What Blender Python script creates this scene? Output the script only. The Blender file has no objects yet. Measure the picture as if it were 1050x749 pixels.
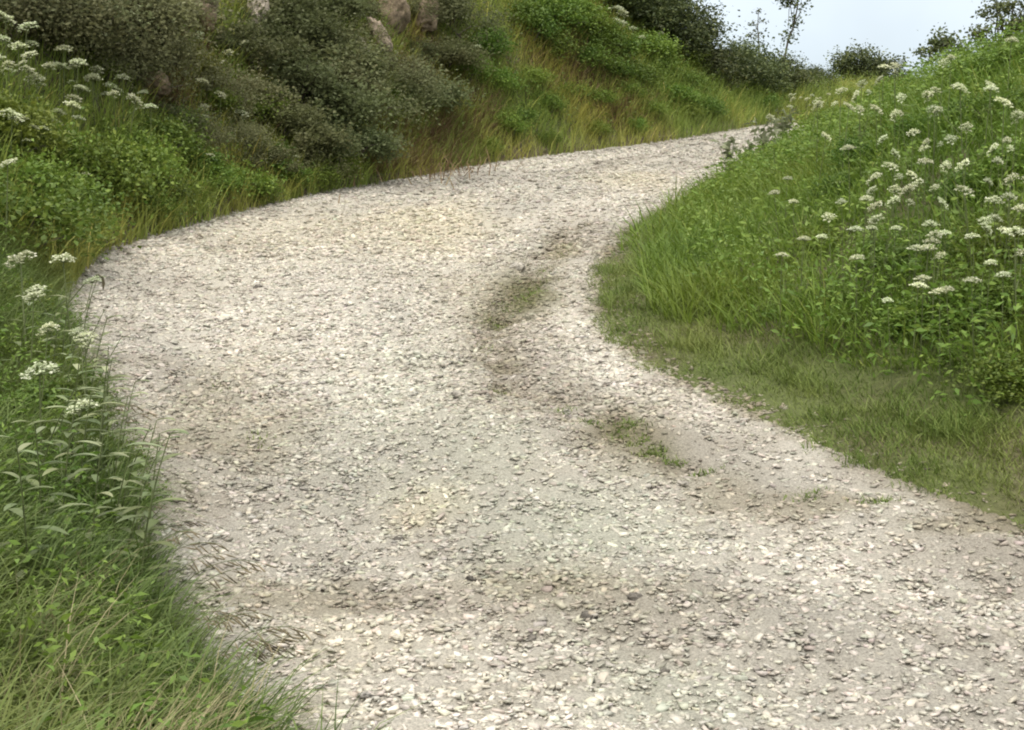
import bpy, math, random
import numpy as np

R = math.radians
scene = bpy.context.scene
COL = scene.collection

# ------------------------------------------------------------------ camera
FPX, CX, CY, HOR = 1442.0, 525.0, 374.5, 200.0
CAMZ = 1.6
PITCH = -math.atan((CY - HOR) / FPX)
cam_d = bpy.data.cameras.new("camera")
cam = bpy.data.objects.new("camera", cam_d)
COL.objects.link(cam)
cam.location = (0, 0, CAMZ)
cam.rotation_euler = (math.pi / 2 + PITCH, 0, 0)
cam_d.sensor_width = 36.0
cam_d.lens = 36.0 * FPX / 1050.0
cam_d.clip_start = 0.05
cam_d.clip_end = 6000
scene.camera = cam

# ------------------------------------------------------------------ sky, sun, exposure
SUN_EL, SUN_AZ = R(55), R(-160)          # azimuth from +Y towards +X
world = bpy.data.worlds.new("World")
scene.world = world
world.use_nodes = True
wn, wl = world.node_tree.nodes, world.node_tree.links
wn.clear()
wo = wn.new("ShaderNodeOutputWorld")
bg = wn.new("ShaderNodeBackground")
sky = wn.new("ShaderNodeTexSky")
sky.sky_type = 'NISHITA'
sky.sun_disc = False
sky.sun_elevation = SUN_EL
sky.sun_rotation = SUN_AZ
sky.dust_density = 2.0
tc = wn.new("ShaderNodeTexCoord")
cn = wn.new("ShaderNodeTexNoise")
cn.inputs["Scale"].default_value = 2.2
cn.inputs["Detail"].default_value = 5
cr = wn.new("ShaderNodeMapRange")
cr.inputs[1].default_value = 0.3
cr.inputs[2].default_value = 0.75
cr.inputs[3].default_value = 0.72
cr.inputs[4].default_value = 0.97
mx = wn.new("ShaderNodeMix")
mx.data_type = 'RGBA'
sep = wn.new("ShaderNodeSeparateXYZ")                # an overcast deck is brighter overhead than at the horizon
dk = wn.new("ShaderNodeMapRange")
dk.inputs[1].default_value = 0.05
dk.inputs[2].default_value = 0.9
dk.inputs[3].default_value = 0.0
dk.inputs[4].default_value = 1.0
deck = wn.new("ShaderNodeMix"); deck.data_type = 'RGBA'
deck.inputs[6].default_value = (5.2, 5.95, 6.6, 1)      # bluish low down
deck.inputs[7].default_value = (18.6, 18.0, 16.8, 1)    # thin bright cloud overhead
wl.new(tc.outputs["Generated"], sep.inputs[0])
wl.new(sep.outputs[2], dk.inputs[0])
wl.new(dk.outputs[0], deck.inputs[0])
cs = wn.new("ShaderNodeMapRange"); cs.inputs[1].default_value = .3; cs.inputs[2].default_value = .7
cs.inputs[3].default_value = .88; cs.inputs[4].default_value = 1.1
c2 = wn.new("ShaderNodeTexNoise"); c2.inputs["Scale"].default_value = 5.0; c2.inputs["Detail"].default_value = 6
wl.new(tc.outputs["Generated"], c2.inputs["Vector"]); wl.new(c2.outputs["Fac"], cs.inputs[0])
cm = wn.new("ShaderNodeVectorMath"); cm.operation = 'SCALE'
wl.new(deck.outputs[2], cm.inputs[0]); wl.new(cs.outputs[0], cm.inputs["Scale"])
wl.new(cm.outputs[0], mx.inputs[7])
wl.new(tc.outputs["Generated"], cn.inputs["Vector"])
wl.new(cn.outputs["Fac"], cr.inputs[0])
wl.new(cr.outputs[0], mx.inputs[0])
wl.new(sky.outputs[0], mx.inputs[6])
wl.new(mx.outputs[2], bg.inputs[0])
bg.inputs[1].default_value = 0.1
wl.new(bg.outputs[0], wo.inputs[0])

sun_d = bpy.data.lights.new("sun", 'SUN')
sun_d.energy = 1.5
sun_d.angle = R(14)
sun_d.color = (1.0, 0.965, 0.90)
sun = bpy.data.objects.new("sun", sun_d)
COL.objects.link(sun)
sv = (math.sin(SUN_AZ) * math.cos(SUN_EL), math.cos(SUN_AZ) * math.cos(SUN_EL), math.sin(SUN_EL))
import mathutils
sun.rotation_euler = mathutils.Vector(sv).to_track_quat('Z', 'Y').to_euler()

vs = scene.view_settings
vs.view_transform = 'Standard'
vs.look = 'None'
vs.gamma = 1
vs.exposure = 0.58
vs.use_curve_mapping = False
scene.cycles.filter_width = 2.0
scene.cycles.max_bounces = 6
scene.cycles.transparent_max_bounces = 4

rng = np.random.default_rng(11)
random.seed(5)

# ------------------------------------------------------------------ numeric helpers
def smooth(a, b, x):
    t = np.clip((x - a) / (b - a), 0, 1)
    return t * t * (3 - 2 * t)

def _hash(ix, iy, seed):
    h = (ix.astype(np.int64) * 374761393 + iy.astype(np.int64) * 668265263 + seed * 1442695041) & 0x7fffffff
    h = ((h ^ (h >> 13)) * 1274126177) & 0x7fffffff
    return ((h ^ (h >> 16)) & 0xffff) / 65535.0

def vnoise(x, y, seed=0):
    x = np.asarray(x, float); y = np.asarray(y, float)
    ix = np.floor(x); iy = np.floor(y)
    fx = x - ix; fy = y - iy
    fx = fx * fx * (3 - 2 * fx); fy = fy * fy * (3 - 2 * fy)
    a = _hash(ix, iy, seed); b = _hash(ix + 1, iy, seed)
    c = _hash(ix, iy + 1, seed); d = _hash(ix + 1, iy + 1, seed)
    return (a * (1 - fx) + b * fx) * (1 - fy) + (c * (1 - fx) + d * fx) * fy

def fbm(x, y, seed=0, oct=4):
    s = 0; a = 0.5; n = 0
    for k in range(oct):
        s = s + a * vnoise(x * 2 ** k + 17.3 * k, y * 2 ** k - 9.1 * k, seed + k)
        n += a; a *= 0.55
    return s / n - 0.5

def ray(px, py):
    u = (px - CX) / FPX
    v = (CY - py) / FPX
    cp, sp = math.cos(PITCH), math.sin(PITCH)
    dy = cp - sp * v
    dz = sp + cp * v
    return u / dy, dz / dy            # dx/dY and dz/dY

# lane profile: picture row -> metres ahead
ROWS = [(749, 4.2), (545, 6.2), (450, 7.5), (360, 9.8), (300, 12.0), (262, 14.0), (215, 18.0),
        (185, 22.0), (167, 25.0), (150, 28.0), (136, 31.0), (127, 33.2)]
_zy = [(-60.0, -1.5), (-8.0, -0.5), (2.0, -0.10)]
for r_, Y_ in ROWS:
    _zy.append((Y_, CAMZ + Y_ * ray(525, r_)[1]))
_zy += [(37.0, _zy[-1][1] + 0.22), (45.0, _zy[-1][1] + 0.25), (80.0, _zy[-1][1] - 0.6), (300, 0.0), (3000, -8.0)]
_ZX = np.array([a for a, b in _zy]); _ZV = np.array([b for a, b in _zy])
_yy = np.arange(-60, 120, 0.1)
_zz = np.interp(_yy, _ZX, _ZV)
_k = np.hanning(31); _k /= _k.sum()
_zs = np.convolve(np.pad(_zz, 15, mode='edge'), _k, mode='valid')

def ztrack(Y):
    Y = np.asarray(Y, float)
    return np.where(Y < 115, np.interp(Y, _yy, _zs), np.interp(Y, _ZX, _ZV))

def pix_track(px, py):
    dx, dz = ray(px, py)
    Y = np.arange(2.5, 60, 0.01)
    below = CAMZ + dz * Y <= ztrack(Y)
    i = int(np.argmax(below)) if below.any() else len(Y) - 1
    return dx * Y[i], Y[i]

LPIX = [(262, 749), (238, 700), (200, 640), (172, 580), (150, 520), (112, 450), (84, 380), (62, 320), (66, 285), (90, 262),
        (130, 248), (200, 228), (250, 215), (330, 197), (420, 182), (500, 167), (600, 155), (680, 145), (740, 135), (795, 127)]
RPIX = [(1050, 545), (900, 485), (800, 440), (700, 395), (640, 360), (615, 320), (615, 280), (640, 240), (690, 210), (735, 185),
        (775, 160), (800, 143)]
_L = sorted([(Y, x) for x, Y in (pix_track(*p) for p in LPIX)])
_Rr = sorted([(Y, x) for x, Y in (pix_track(*p) for p in RPIX)])
LY = np.array([-40, 0, 2.5] + [a for a, b in _L] + [_L[-1][0] + 8, 300]); LX = np.array([6, 1.2, 0.2] + [b - (0.16 if a < 12 else 0) for a, b in _L] + [_L[-1][1] + 14, 500])
RY = np.array([-40, 0, 3.0, 4.6] + [a for a, b in _Rr] + [_Rr[-1][0] + 8, 300]); RX = np.array([30, 10, 5.6, 4.0] + [b for a, b in _Rr] + [_Rr[-1][1] + 14, 500])
def _sm(Yk, Xk):
    g = np.arange(-40, 60, 0.05)
    v = np.interp(g, Yk, Xk)
    k = np.hanning(25); k /= k.sum()
    return g, np.convolve(np.pad(v, 12, mode='edge'), k, mode='valid')
_lg, _lv = _sm(LY, LX)
_rg, _rv = _sm(RY, RX)
_lc = 1 / np.sqrt(1 + np.gradient(_lv, _lg) ** 2)
_rc = 1 / np.sqrt(1 + np.gradient(_rv, _rg) ** 2)
def XL(Y): return np.interp(Y, _lg, _lv)
def XR(Y): return np.interp(Y, _rg, _rv)
def CL(Y): return np.interp(Y, _lg, _lc)
def CR(Y): return np.interp(Y, _rg, _rc)

_HBY = [-40, 8.0, 11.0, 14.0, 18.0, 24.0, 27.0, 30, 33, 37, 60]
_HBV = [0.35, 0.40, 1.3, 3.6, 4.9, 4.7, 4.4, 3.7, 2.3, 0.8, 0.4]
_HRY = [-40, 5, 8, 11, 14, 20, 26, 32, 60]
_HRV = [1.1, 1.1, 1.25, 1.55, 1.75, 1.6, 1.25, 1.05, 0.6]

def H(x, y):
    x = np.asarray(x, float); y = np.asarray(y, float)
    z = ztrack(y)
    dl = (XL(y) - x) * CL(y)
    dr = (x - XR(y)) * CR(y)
    hb = np.interp(y, _HBY, _HBV)
    t = smooth(8, 13, y)
    mound = hb * smooth(-0.05, 1.4, dl) + 0.05 * np.clip(dl, 0, 6)
    dlp = np.clip(dl, 0, None)
    bank = 0.18 * smooth(0, 0.4, dl) + hb * smooth(-0.3, 3.6, dlp) * (dl > 0) + 0.10 * np.clip(dl - 3, 0, 20)
    left = np.where(dl > 0, (1 - t) * mound + t * bank, 0)
    hr = np.interp(y, _HRY, _HRV)
    right = np.where(dr > 0, 0.07 * smooth(0, 0.3, dr) + hr * smooth(0.3, 4.4, dr) - 0.03 * np.clip(dr - 6, 0, 60), 0)
    n = fbm(x * 0.7, y * 0.7, 3) * 0.35 * (smooth(0.4, 2.0, dl) + smooth(0.8, 3, dr)) \
        + fbm(x * 2.5, y * 2.5, 9) * 0.14 * (smooth(0.1, 0.8, dl) + smooth(0.3, 1.4, dr))
    return z + left + right + n

# the washed-out channel crossing the lane and its mossy side
CH = [pix_track(*p) for p in [(590, 232), (560, 255), (540, 290), (512, 325), (505, 360), (530, 395), (600, 425), (655, 455), (690, 474)]]
CHa = np.array(CH)
def chan_dist(x, y):
    best = np.full(np.shape(x), 9.0)
    for (ax, ay), (bx, by) in zip(CH[:-1], CH[1:]):
        vx, vy = bx - ax, by - ay
        t = np.clip(((x - ax) * vx + (y - ay) * vy) / (vx * vx + vy * vy), 0, 1)
        best = np.minimum(best, np.hypot(x - ax - t * vx, y - ay - t * vy))
    return best

def Ztr(x, y):
    dl = (x - XL(y)) * CL(y)
    dr = (XR(y) - x) * CR(y)
    edge = np.minimum(dl, dr)
    z = ztrack(y) + 0.004
    c = chan_dist(x, y)
    uu = (x - XL(y)) / (XR(y) - XL(y)) + .08 * fbm(x * .5, y * .4, 25)
    z = z - 0.035 * (np.exp(-((uu - .30) / .10) ** 2) + np.exp(-((uu - .68) / .10) ** 2)) * smooth(0, .5, edge)     # wheel ruts
    z = z - 0.06 * np.exp(-(c / 0.15) ** 2) * smooth(0.0, 0.4, dr)
    z = z + fbm(x * 1.1, y * 1.1, 31) * 0.12 * smooth(0, 0.6, edge) + (fbm(x * 3.2, y * 3.2, 41, 4) * 0.085 + fbm(x * 9, y * 9, 45, 2) * 0.03) * smooth(0, 0.3, edge)
    z = z - 0.12 * smooth(0.0, -0.30, edge)
    return z

def pix_ground(px, py, h=0.0, ymin=2.6, ymax=70):
    dx, dz = ray(px, py)
    Y = np.arange(ymin, ymax, 0.02)
    below = CAMZ + dz * Y <= H(dx * Y, Y) + h
    if not below.any():
        return None
    i = int(np.argmax(below))
    return dx * Y[i], Y[i]

def at_(px, Y): return ray(px, 300)[0] * Y
def zp_(py, Y): return CAMZ + ray(525, py)[1] * Y

# ------------------------------------------------------------------ object helpers
def tag(o, label=None, cat=None, group=None, kind=None):
    if label: o["label"] = label
    if cat: o["category"] = cat
    if group: o["group"] = group
    if kind: o["kind"] = kind
    return o

def mesh_obj(name, verts, faces, mat, parent=None, attrs=None, colors=None, smooth_shade=False):
    """faces: (N,k) int array with one k, or a list of such arrays"""
    me = bpy.data.meshes.new(name)
    verts = np.asarray(verts, np.float32)
    if not isinstance(faces, list):
        faces = [np.asarray(faces)]
    faces = [np.asarray(f, np.int32) for f in faces if len(f)]
    me.vertices.add(len(verts))
    me.vertices.foreach_set("co", verts.ravel())
    tot = np.concatenate([np.full(len(f), f.shape[1], np.int32) for f in faces])
    idx = np.concatenate([f.ravel() for f in faces])
    me.loops.add(len(idx))
    me.loops.foreach_set("vertex_index", idx)
    me.polygons.add(len(tot))
    st = np.concatenate([[0], np.cumsum(tot)[:-1]]).astype(np.int32)
    me.polygons.foreach_set("loop_start", st)
    me.polygons.foreach_set("loop_total", tot)
    if smooth_shade:
        me.polygons.foreach_set("use_smooth", np.ones(len(tot), bool))
    if attrs:
        for k, v in attrs.items():
            a = me.attributes.new(k, 'FLOAT', 'POINT')
            a.data.foreach_set("value", np.asarray(v, np.float32))
    if colors is not None:
        a = me.attributes.new("tone", 'FLOAT_COLOR', 'POINT')
        c = np.ones((len(verts), 4), np.float32)
        c[:, :3] = colors
        a.data.foreach_set("color", c.ravel())
    me.update()
    me.materials.append(mat)
    o = bpy.data.objects.new(name, me)
    COL.objects.link(o)
    if parent: o.parent = parent
    return o

def empty(name, loc=(0, 0, 0), rz=0.0):
    o = bpy.data.objects.new(name, None)
    o.empty_display_size = 0.1
    COL.objects.link(o)
    o.location = loc
    o.rotation_euler = (0, 0, rz)
    return o

def copy_tree(o, parent=None):
    c = o.copy()
    COL.objects.link(c)
    c.parent = parent
    for ch in list(o.children):
        copy_tree(ch, c)
    return c

class Build:
    """collects numpy pieces into one mesh"""
    def __init__(s):
        s.v = []; s.q = []; s.t = []; s.r = []; s.n = 0
    def add(s, v, quads=None, tris=None, rnd=0.5):
        v = np.asarray(v, float).reshape(-1, 3)
        s.v.append(v)
        if quads is not None and len(quads): s.q.append(np.asarray(quads) + s.n)
        if tris is not None and len(tris): s.t.append(np.asarray(tris) + s.n)
        s.r.append(np.broadcast_to(np.asarray(rnd, float), (len(v),)).copy())
        s.n += len(v)
    def tube(s, pts, radii, sides=6, rnd=0.5):
        pts = np.asarray(pts, float); n = len(pts)
        radii = np.broadcast_to(np.asarray(radii, float), (n,))
        tan = np.gradient(pts, axis=0)
        tan /= np.linalg.norm(tan, axis=1)[:, None] + 1e-9
        ref = np.array([0.31, 0.93, 0.17])
        a = np.cross(tan, ref); a /= np.linalg.norm(a, axis=1)[:, None] + 1e-9
        b = np.cross(tan, a)
        th = np.arange(sides) * 2 * math.pi / sides
        ring = pts[:, None, :] + radii[:, None, None] * (a[:, None, :] * np.cos(th)[None, :, None] + b[:, None, :] * np.sin(th)[None, :, None])
        i = np.arange(n - 1)[:, None] * sides; j = np.arange(sides)[None, :]; j2 = (j + 1) % sides
        q = np.stack([i + j, i + j2, i + sides + j2, i + sides + j], -1).reshape(-1, 4)
        s.add(ring.reshape(-1, 3), quads=q, rnd=rnd)
    def build(s, name, mat, parent=None, smooth_shade=False):
        v = np.concatenate(s.v)
        f = []
        if s.q: f.append(np.concatenate(s.q))
        if s.t: f.append(np.concatenate(s.t))
        return mesh_obj(name, v, f, mat, parent, {"rnd": np.concatenate(s.r)}, None, smooth_shade)

# ------------------------------------------------------------------ materials
def ramp_mat(name, stops, rough=0.6, transl=0.0, patch=None, patch_scale=0.6, patch_amt=0.5, bump=0.0, spec=0.3, vary=False):
    """colour from the per-piece attribute rnd, with a slow world-scale patch colour mixed in"""
    m = bpy.data.materials.new(name); m.use_nodes = True
    N, L = m.node_tree.nodes, m.node_tree.links
    N.clear()
    out = N.new("ShaderNodeOutputMaterial")
    at = N.new("ShaderNodeAttribute"); at.attribute_name = "rnd"
    rp = N.new("ShaderNodeValToRGB")
    els = rp.color_ramp.elements
    while len(els) < len(stops): els.new(0.5)
    for e, (p, c) in zip(els, stops):
        e.position = p; e.color = (*c, 1)
    L.new(at.outputs["Fac"], rp.inputs[0])
    col = rp.outputs[0]
    geo = N.new("ShaderNodeNewGeometry")
    if patch:
        nz = N.new("ShaderNodeTexNoise"); nz.inputs["Scale"].default_value = patch_scale; nz.inputs["Detail"].default_value = 4
        L.new(geo.outputs["Position"], nz.inputs["Vector"])
        mr = N.new("ShaderNodeMapRange"); mr.inputs[1].default_value = 0.46; mr.inputs[2].default_value = 0.68
        mr.inputs[3].default_value = 0; mr.inputs[4].default_value = patch_amt
        L.new(nz.outputs["Fac"], mr.inputs[0])
        mx = N.new("ShaderNodeMix"); mx.data_type = 'RGBA'
        L.new(mr.outputs[0], mx.inputs[0]); L.new(col, mx.inputs[6]); mx.inputs[7].default_value = (*patch, 1)
        col = mx.outputs[2]
    oi = N.new("ShaderNodeObjectInfo")          # no two plants of a kind are quite the same green
    hm = N.new("ShaderNodeMapRange"); hm.inputs[3].default_value = .475; hm.inputs[4].default_value = .515
    vm = N.new("ShaderNodeMapRange"); vm.inputs[3].default_value = .85 if vary else 1; vm.inputs[4].default_value = 1.35 if vary else 1
    sm = N.new("ShaderNodeMath"); sm.operation = 'FRACT'
    s2 = N.new("ShaderNodeMath"); s2.operation = 'MULTIPLY'; s2.inputs[1].default_value = 7.31
    hs = N.new("ShaderNodeHueSaturation")
    L.new(oi.outputs["Random"], hm.inputs[0]); L.new(oi.outputs["Random"], s2.inputs[0]); L.new(s2.outputs[0], sm.inputs[0])
    L.new(sm.outputs[0], vm.inputs[0]); L.new(vm.outputs[0], hs.inputs["Value"])
    if vary: L.new(hm.outputs[0], hs.inputs["Hue"])
    L.new(col, hs.inputs["Color"]); col = hs.outputs[0]
    p = N.new("ShaderNodeBsdfPrincipled")
    p.inputs["Roughness"].default_value = rough
    p.inputs["Specular IOR Level"].default_value = spec
    L.new(col, p.inputs["Base Color"])
    if bump:
        nb = N.new("ShaderNodeTexNoise"); nb.inputs["Scale"].default_value = 30; nb.inputs["Detail"].default_value = 6
        L.new(geo.outputs["Position"], nb.inputs["Vector"])
        bm = N.new("ShaderNodeBump"); bm.inputs["Strength"].default_value = bump; bm.inputs["Distance"].default_value = 0.02
        L.new(nb.outputs["Fac"], bm.inputs["Height"]); L.new(bm.outputs[0], p.inputs["Normal"])
    sh = p.outputs[0]
    if transl:
        tr = N.new("ShaderNodeBsdfTranslucent"); L.new(col, tr.inputs[0])
        ms = N.new("ShaderNodeMixShader"); ms.inputs[0].default_value = transl
        L.new(sh, ms.inputs[1]); L.new(tr.outputs[0], ms.inputs[2]); sh = ms.outputs[0]
    L.new(sh, out.inputs[0])
    return m

def tone_mat(name, rough, scale, bump, speck=0.25):
    """colour from the mesh's own tone attribute with fine mineral speckle and bump"""
    m = bpy.data.materials.new(name); m.use_nodes = True
    N, L = m.node_tree.nodes, m.node_tree.links
    p = N["Principled BSDF"]; p.inputs["Roughness"].default_value = rough; p.inputs["Specular IOR Level"].default_value = 0.25
    at = N.new("ShaderNodeAttribute"); at.attribute_name = "tone"
    geo = N.new("ShaderNodeNewGeometry")
    nz = N.new("ShaderNodeTexNoise"); nz.inputs["Scale"].default_value = scale; nz.inputs["Detail"].default_value = 8; nz.inputs["Roughness"].default_value = 0.7
    L.new(geo.outputs["Position"], nz.inputs["Vector"])
    mr = N.new("ShaderNodeMapRange"); mr.inputs[1].default_value = 0.3; mr.inputs[2].default_value = 0.7
    mr.inputs[3].default_value = 1 - speck; mr.inputs[4].default_value = 1 + speck
    L.new(nz.outputs["Fac"], mr.inputs[0])
    mu = N.new("ShaderNodeVectorMath"); mu.operation = 'SCALE'
    L.new(at.outputs["Color"], mu.inputs[0]); L.new(mr.outputs[0], mu.inputs["Scale"])
    L.new(mu.outputs[0], p.inputs["Base Color"])
    bm = N.new("ShaderNodeBump"); bm.inputs["Strength"].default_value = bump; bm.inputs["Distance"].default_value = 0.02
    L.new(nz.outputs["Fac"], bm.inputs["Height"]); L.new(bm.outputs[0], p.inputs["Normal"])
    return m

M = {}
M['ground'] = tone_mat("soil_and_thatch", 0.95, 25, 0.6, 0.35)
M['track'] = tone_mat("packed_gravel", 0.95, 85, 1.0, 0.5)
M['stone'] = tone_mat("gravel_stone", 0.9, 60, 0.35, 0.15)
M['grass_near'] = ramp_mat("verge_grass", [(0, (0.060, 0.093, 0.024)), (.35, (0.101, 0.157, 0.037)), (.7, (0.153, 0.213, 0.055)), (.92, (.17, .21, .085)), (1, (.25, .26, .12))],
                           0.55, .28, (0.170, 0.180, 0.044), 0.8, .6)
M['grass_right'] = ramp_mat("bank_grass", [(0, (0.069, 0.120, 0.016)), (.4, (0.118, 0.191, 0.024)), (.8, (0.172, 0.255, 0.035)), (1, (0.328, 0.334, 0.083))],
                            0.55, .3, (0.182, 0.215, 0.027), 0.5, .6)
M['grass_left'] = ramp_mat("hill_grass", [(0, (0.128, 0.178, 0.039)), (.4, (0.218, 0.292, 0.060)), (.8, (0.327, 0.390, 0.084)), (1, (0.655, 0.535, 0.174))],
                           0.6, .25, (0.436, 0.358, 0.090), 0.45, .6)
M['turf'] = ramp_mat("short_turf", [(0, (0.080, 0.119, 0.022)), (.5, (0.127, 0.183, 0.034)), (1, (0.227, 0.254, 0.071))], 0.65, .2, (0.200, 0.214, 0.055), 1.1, .6)
M['dry'] = ramp_mat("dead_bracken", [(0, (0.132, 0.084, 0.042)), (.6, (0.204, 0.138, 0.072)), (1, (0.300, 0.228, 0.120))], 0.8, .2)
M['straw'] = ramp_mat("straw", [(0, (.16, .16, .07)), (.6, (.27, .24, .12)), (1, (.38, .33, .19))], 0.7, .25)
M['ivy'] = ramp_mat("ivy_leaf", [(0, (.080, .098, .038)), (.5, (.112, .132, .054)), (1, (.180, .195, .105))], 0.65, .40, (.165, .145, .08), 0.9, .5, spec=.2, vary=True)
M['scrub'] = ramp_mat("scrub_leaf", [(0, (.110, .122, .054)), (.5, (.148, .160, .074)), (1, (.22, .23, .135))], 0.7, .40, (.16, .155, .08), 0.7, .5, spec=.2, vary=True)
M['lush'] = ramp_mat("lush_leaf", [(0, (0.061, 0.112, 0.017)), (.5, (0.111, 0.182, 0.027)), (1, (0.196, 0.261, 0.047))], 0.5, .28, (0.178, 0.217, 0.035), 0.7, .4, vary=True)
M['yellowleaf'] = ramp_mat("yellow_green_leaf", [(0, (.09, .11, .025)), (.5, (.17, .18, .04)), (1, (.34, .33, .10))], 0.5, .28)
M['pale'] = ramp_mat("pale_weed_leaf", [(0, (.085, .115, .04)), (.5, (.135, .17, .07)), (1, (.26, .29, .16))], 0.5, .25, vary=True)
M['thistle'] = ramp_mat("thistle_leaf", [(0, (0.106, 0.129, 0.061)), (.5, (0.181, 0.204, 0.110)), (1, (0.318, 0.333, 0.208))], 0.6, .25)
M['stem'] = ramp_mat("green_stem", [(0, (.07, .09, .03)), (1, (.13, .15, .06))], 0.6, 0)
M['umbel'] = ramp_mat("umbel_florets", [(0, (.34, .40, .20)), (.35, (.52, .56, .36)), (1, (.76, .75, .61))], 0.7, .3, vary=True)
M['seed'] = ramp_mat("grass_seed", [(0, (.09, .075, .045)), (1, (.22, .18, .11))], 0.8, .1)
M['bark'] = ramp_mat("bark", [(0, (.06, .05, .04)), (1, (.14, .12, .095))], 0.9, 0, bump=.5)
M['rock'] = tone_mat("bank_rock", 0.95, 22, 1.0, 0.6)
M['darkleaf'] = ramp_mat("dark_hedge_leaf", [(0, (0.042, 0.058, 0.022)), (.6, (0.084, 0.107, 0.035)), (1, (0.188, 0.197, 0.064))], 0.55, .2, vary=True)

# ------------------------------------------------------------------ the ground: one sheet to the horizon
def axis(lo, hi, step, far):
    c = np.arange(lo, hi + step / 2, step)
    g = []; s = step; v = hi
    while v < far:
        s *= 1.18; v += s; g.append(v)
    g2 = []; s = step; v = lo
    while v > -far:
        s *= 1.18; v -= s; g2.append(v)
    return np.concatenate([g2[::-1], c, g])
gx = axis(-11, 16, 0.10, 2500)
gy = axis(1.0, 42, 0.10, 2500)
GX, GY = np.meshgrid(gx, gy)
far = np.clip((np.hypot(GX, GY - 20) - 60) / 200, 0, 1)
GZ = H(np.clip(GX, -40, 60), np.clip(GY, -30, 110))
GZ = GZ * (1 - far) + (-3.0) * far + np.where(GX < -8, 1, 0) * far * (6 + 8 * fbm(GX / 150, GY / 150, 70))
dL = (XL(GY) - GX) * CL(GY); dR = (GX - XR(GY)) * CR(GY)
GZ = GZ - 0.22 * smooth(0.02, -0.25, np.maximum(dL, dR))     # the lane's bed
nx, ny = len(gx), len(gy)
ii = (np.arange(ny - 1)[:, None] * nx + np.arange(nx - 1)[None, :])
gq = np.stack([ii, ii + 1, ii + nx + 1, ii + nx], -1).reshape(-1, 4)
soil = np.array([.095, .082, .045]); thatch = np.array([.085, .100, .032])
w = smooth(-0.25, 0.12, fbm(GX * 1.5, GY * 1.5, 21))[..., None]
edge_soil = .7 * np.exp(-(np.maximum(dL, 0) / 0.22) ** 2)[..., None] * (dL > -0.2)[..., None] * (GY > 13)[..., None]
gc = soil * (1 - w) + thatch * w
gc = gc * (1 - edge_soil) + np.array([.15, .115, .08]) * edge_soil
tag(mesh_obj("ground", np.stack([GX, GY, GZ], -1).reshape(-1, 3), gq, M['ground'], colors=gc.reshape(-1, 3), smooth_shade=True),
    kind="structure")

# ------------------------------------------------------------------ the lane
PATCH = []          # stains and worn places: x, y, rx, ry, colour, strength
def patch(px, py, wpx, hpx, c, s):
    x, y = pix_track(px, py)
    x2, _ = pix_track(px + wpx, py)
    _, y2 = pix_track(px, py - hpx)
    PATCH.append((x, y, abs(x2 - x), abs(y2 - y), np.array(c), s))
CREAM = (.55, .49, .36); OLIVE = (.25, .215, .13); GREY = (.31, .27, .215); GREENISH = (.43, .43, .345); MOSS = (.12, .115, .045); WHITE = (.57, .53, .455)
patch(450, 228, 60, 22, CREAM, .7); patch(330, 240, 120, 24, CREAM, .45); patch(650, 185, 40, 10, CREAM, .6)
patch(440, 518, 40, 22, CREAM, .7); patch(360, 655, 90, 22, CREAM, .35); patch(300, 730, 60, 30, CREAM, .4)
patch(300, 612, 110, 20, OLIVE, .55); patch(560, 600, 90, 22, OLIVE, .55); patch(420, 615, 120, 20, GREY, .5)
patch(225, 400, 50, 60, OLIVE, .45); patch(270, 440, 50, 30, OLIVE, .45); patch(510, 300, 60, 30, OLIVE, .5)
patch(520, 370, 70, 60, GREY, .55); patch(640, 440, 50, 30, OLIVE, .6); patch(590, 235, 40, 25, GREY, .5)
patch(600, 540, 110, 45, GREENISH, .7); patch(690, 705, 90, 35, GREENISH, .6); patch(400, 400, 70, 60, GREENISH, .45)
patch(500, 460, 60, 40, GREENISH, .5); patch(300, 160 + 130, 120, 40, WHITE, .5); patch(350, 340, 90, 50, WHITE, .6)
patch(600, 205, 90, 20, WHITE, .4); patch(850, 560, 110, 40, WHITE, .35)
patch(540, 297, 26, 20, MOSS, .95); patch(505, 322, 18, 8, MOSS, .6); patch(640, 436, 22, 10, MOSS, .75); patch(672, 462, 24, 8, MOSS, .65)
patch(510, 397, 14, 6, MOSS, .5); patch(575, 255, 18, 10, OLIVE, .7); patch(740, 500, 40, 20, OLIVE, .35); patch(850, 520, 70, 14, OLIVE, .5)
patch(985, 545, 60, 12, OLIVE, .5); patch(640, 300, 26, 60, GREY, .4)

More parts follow.
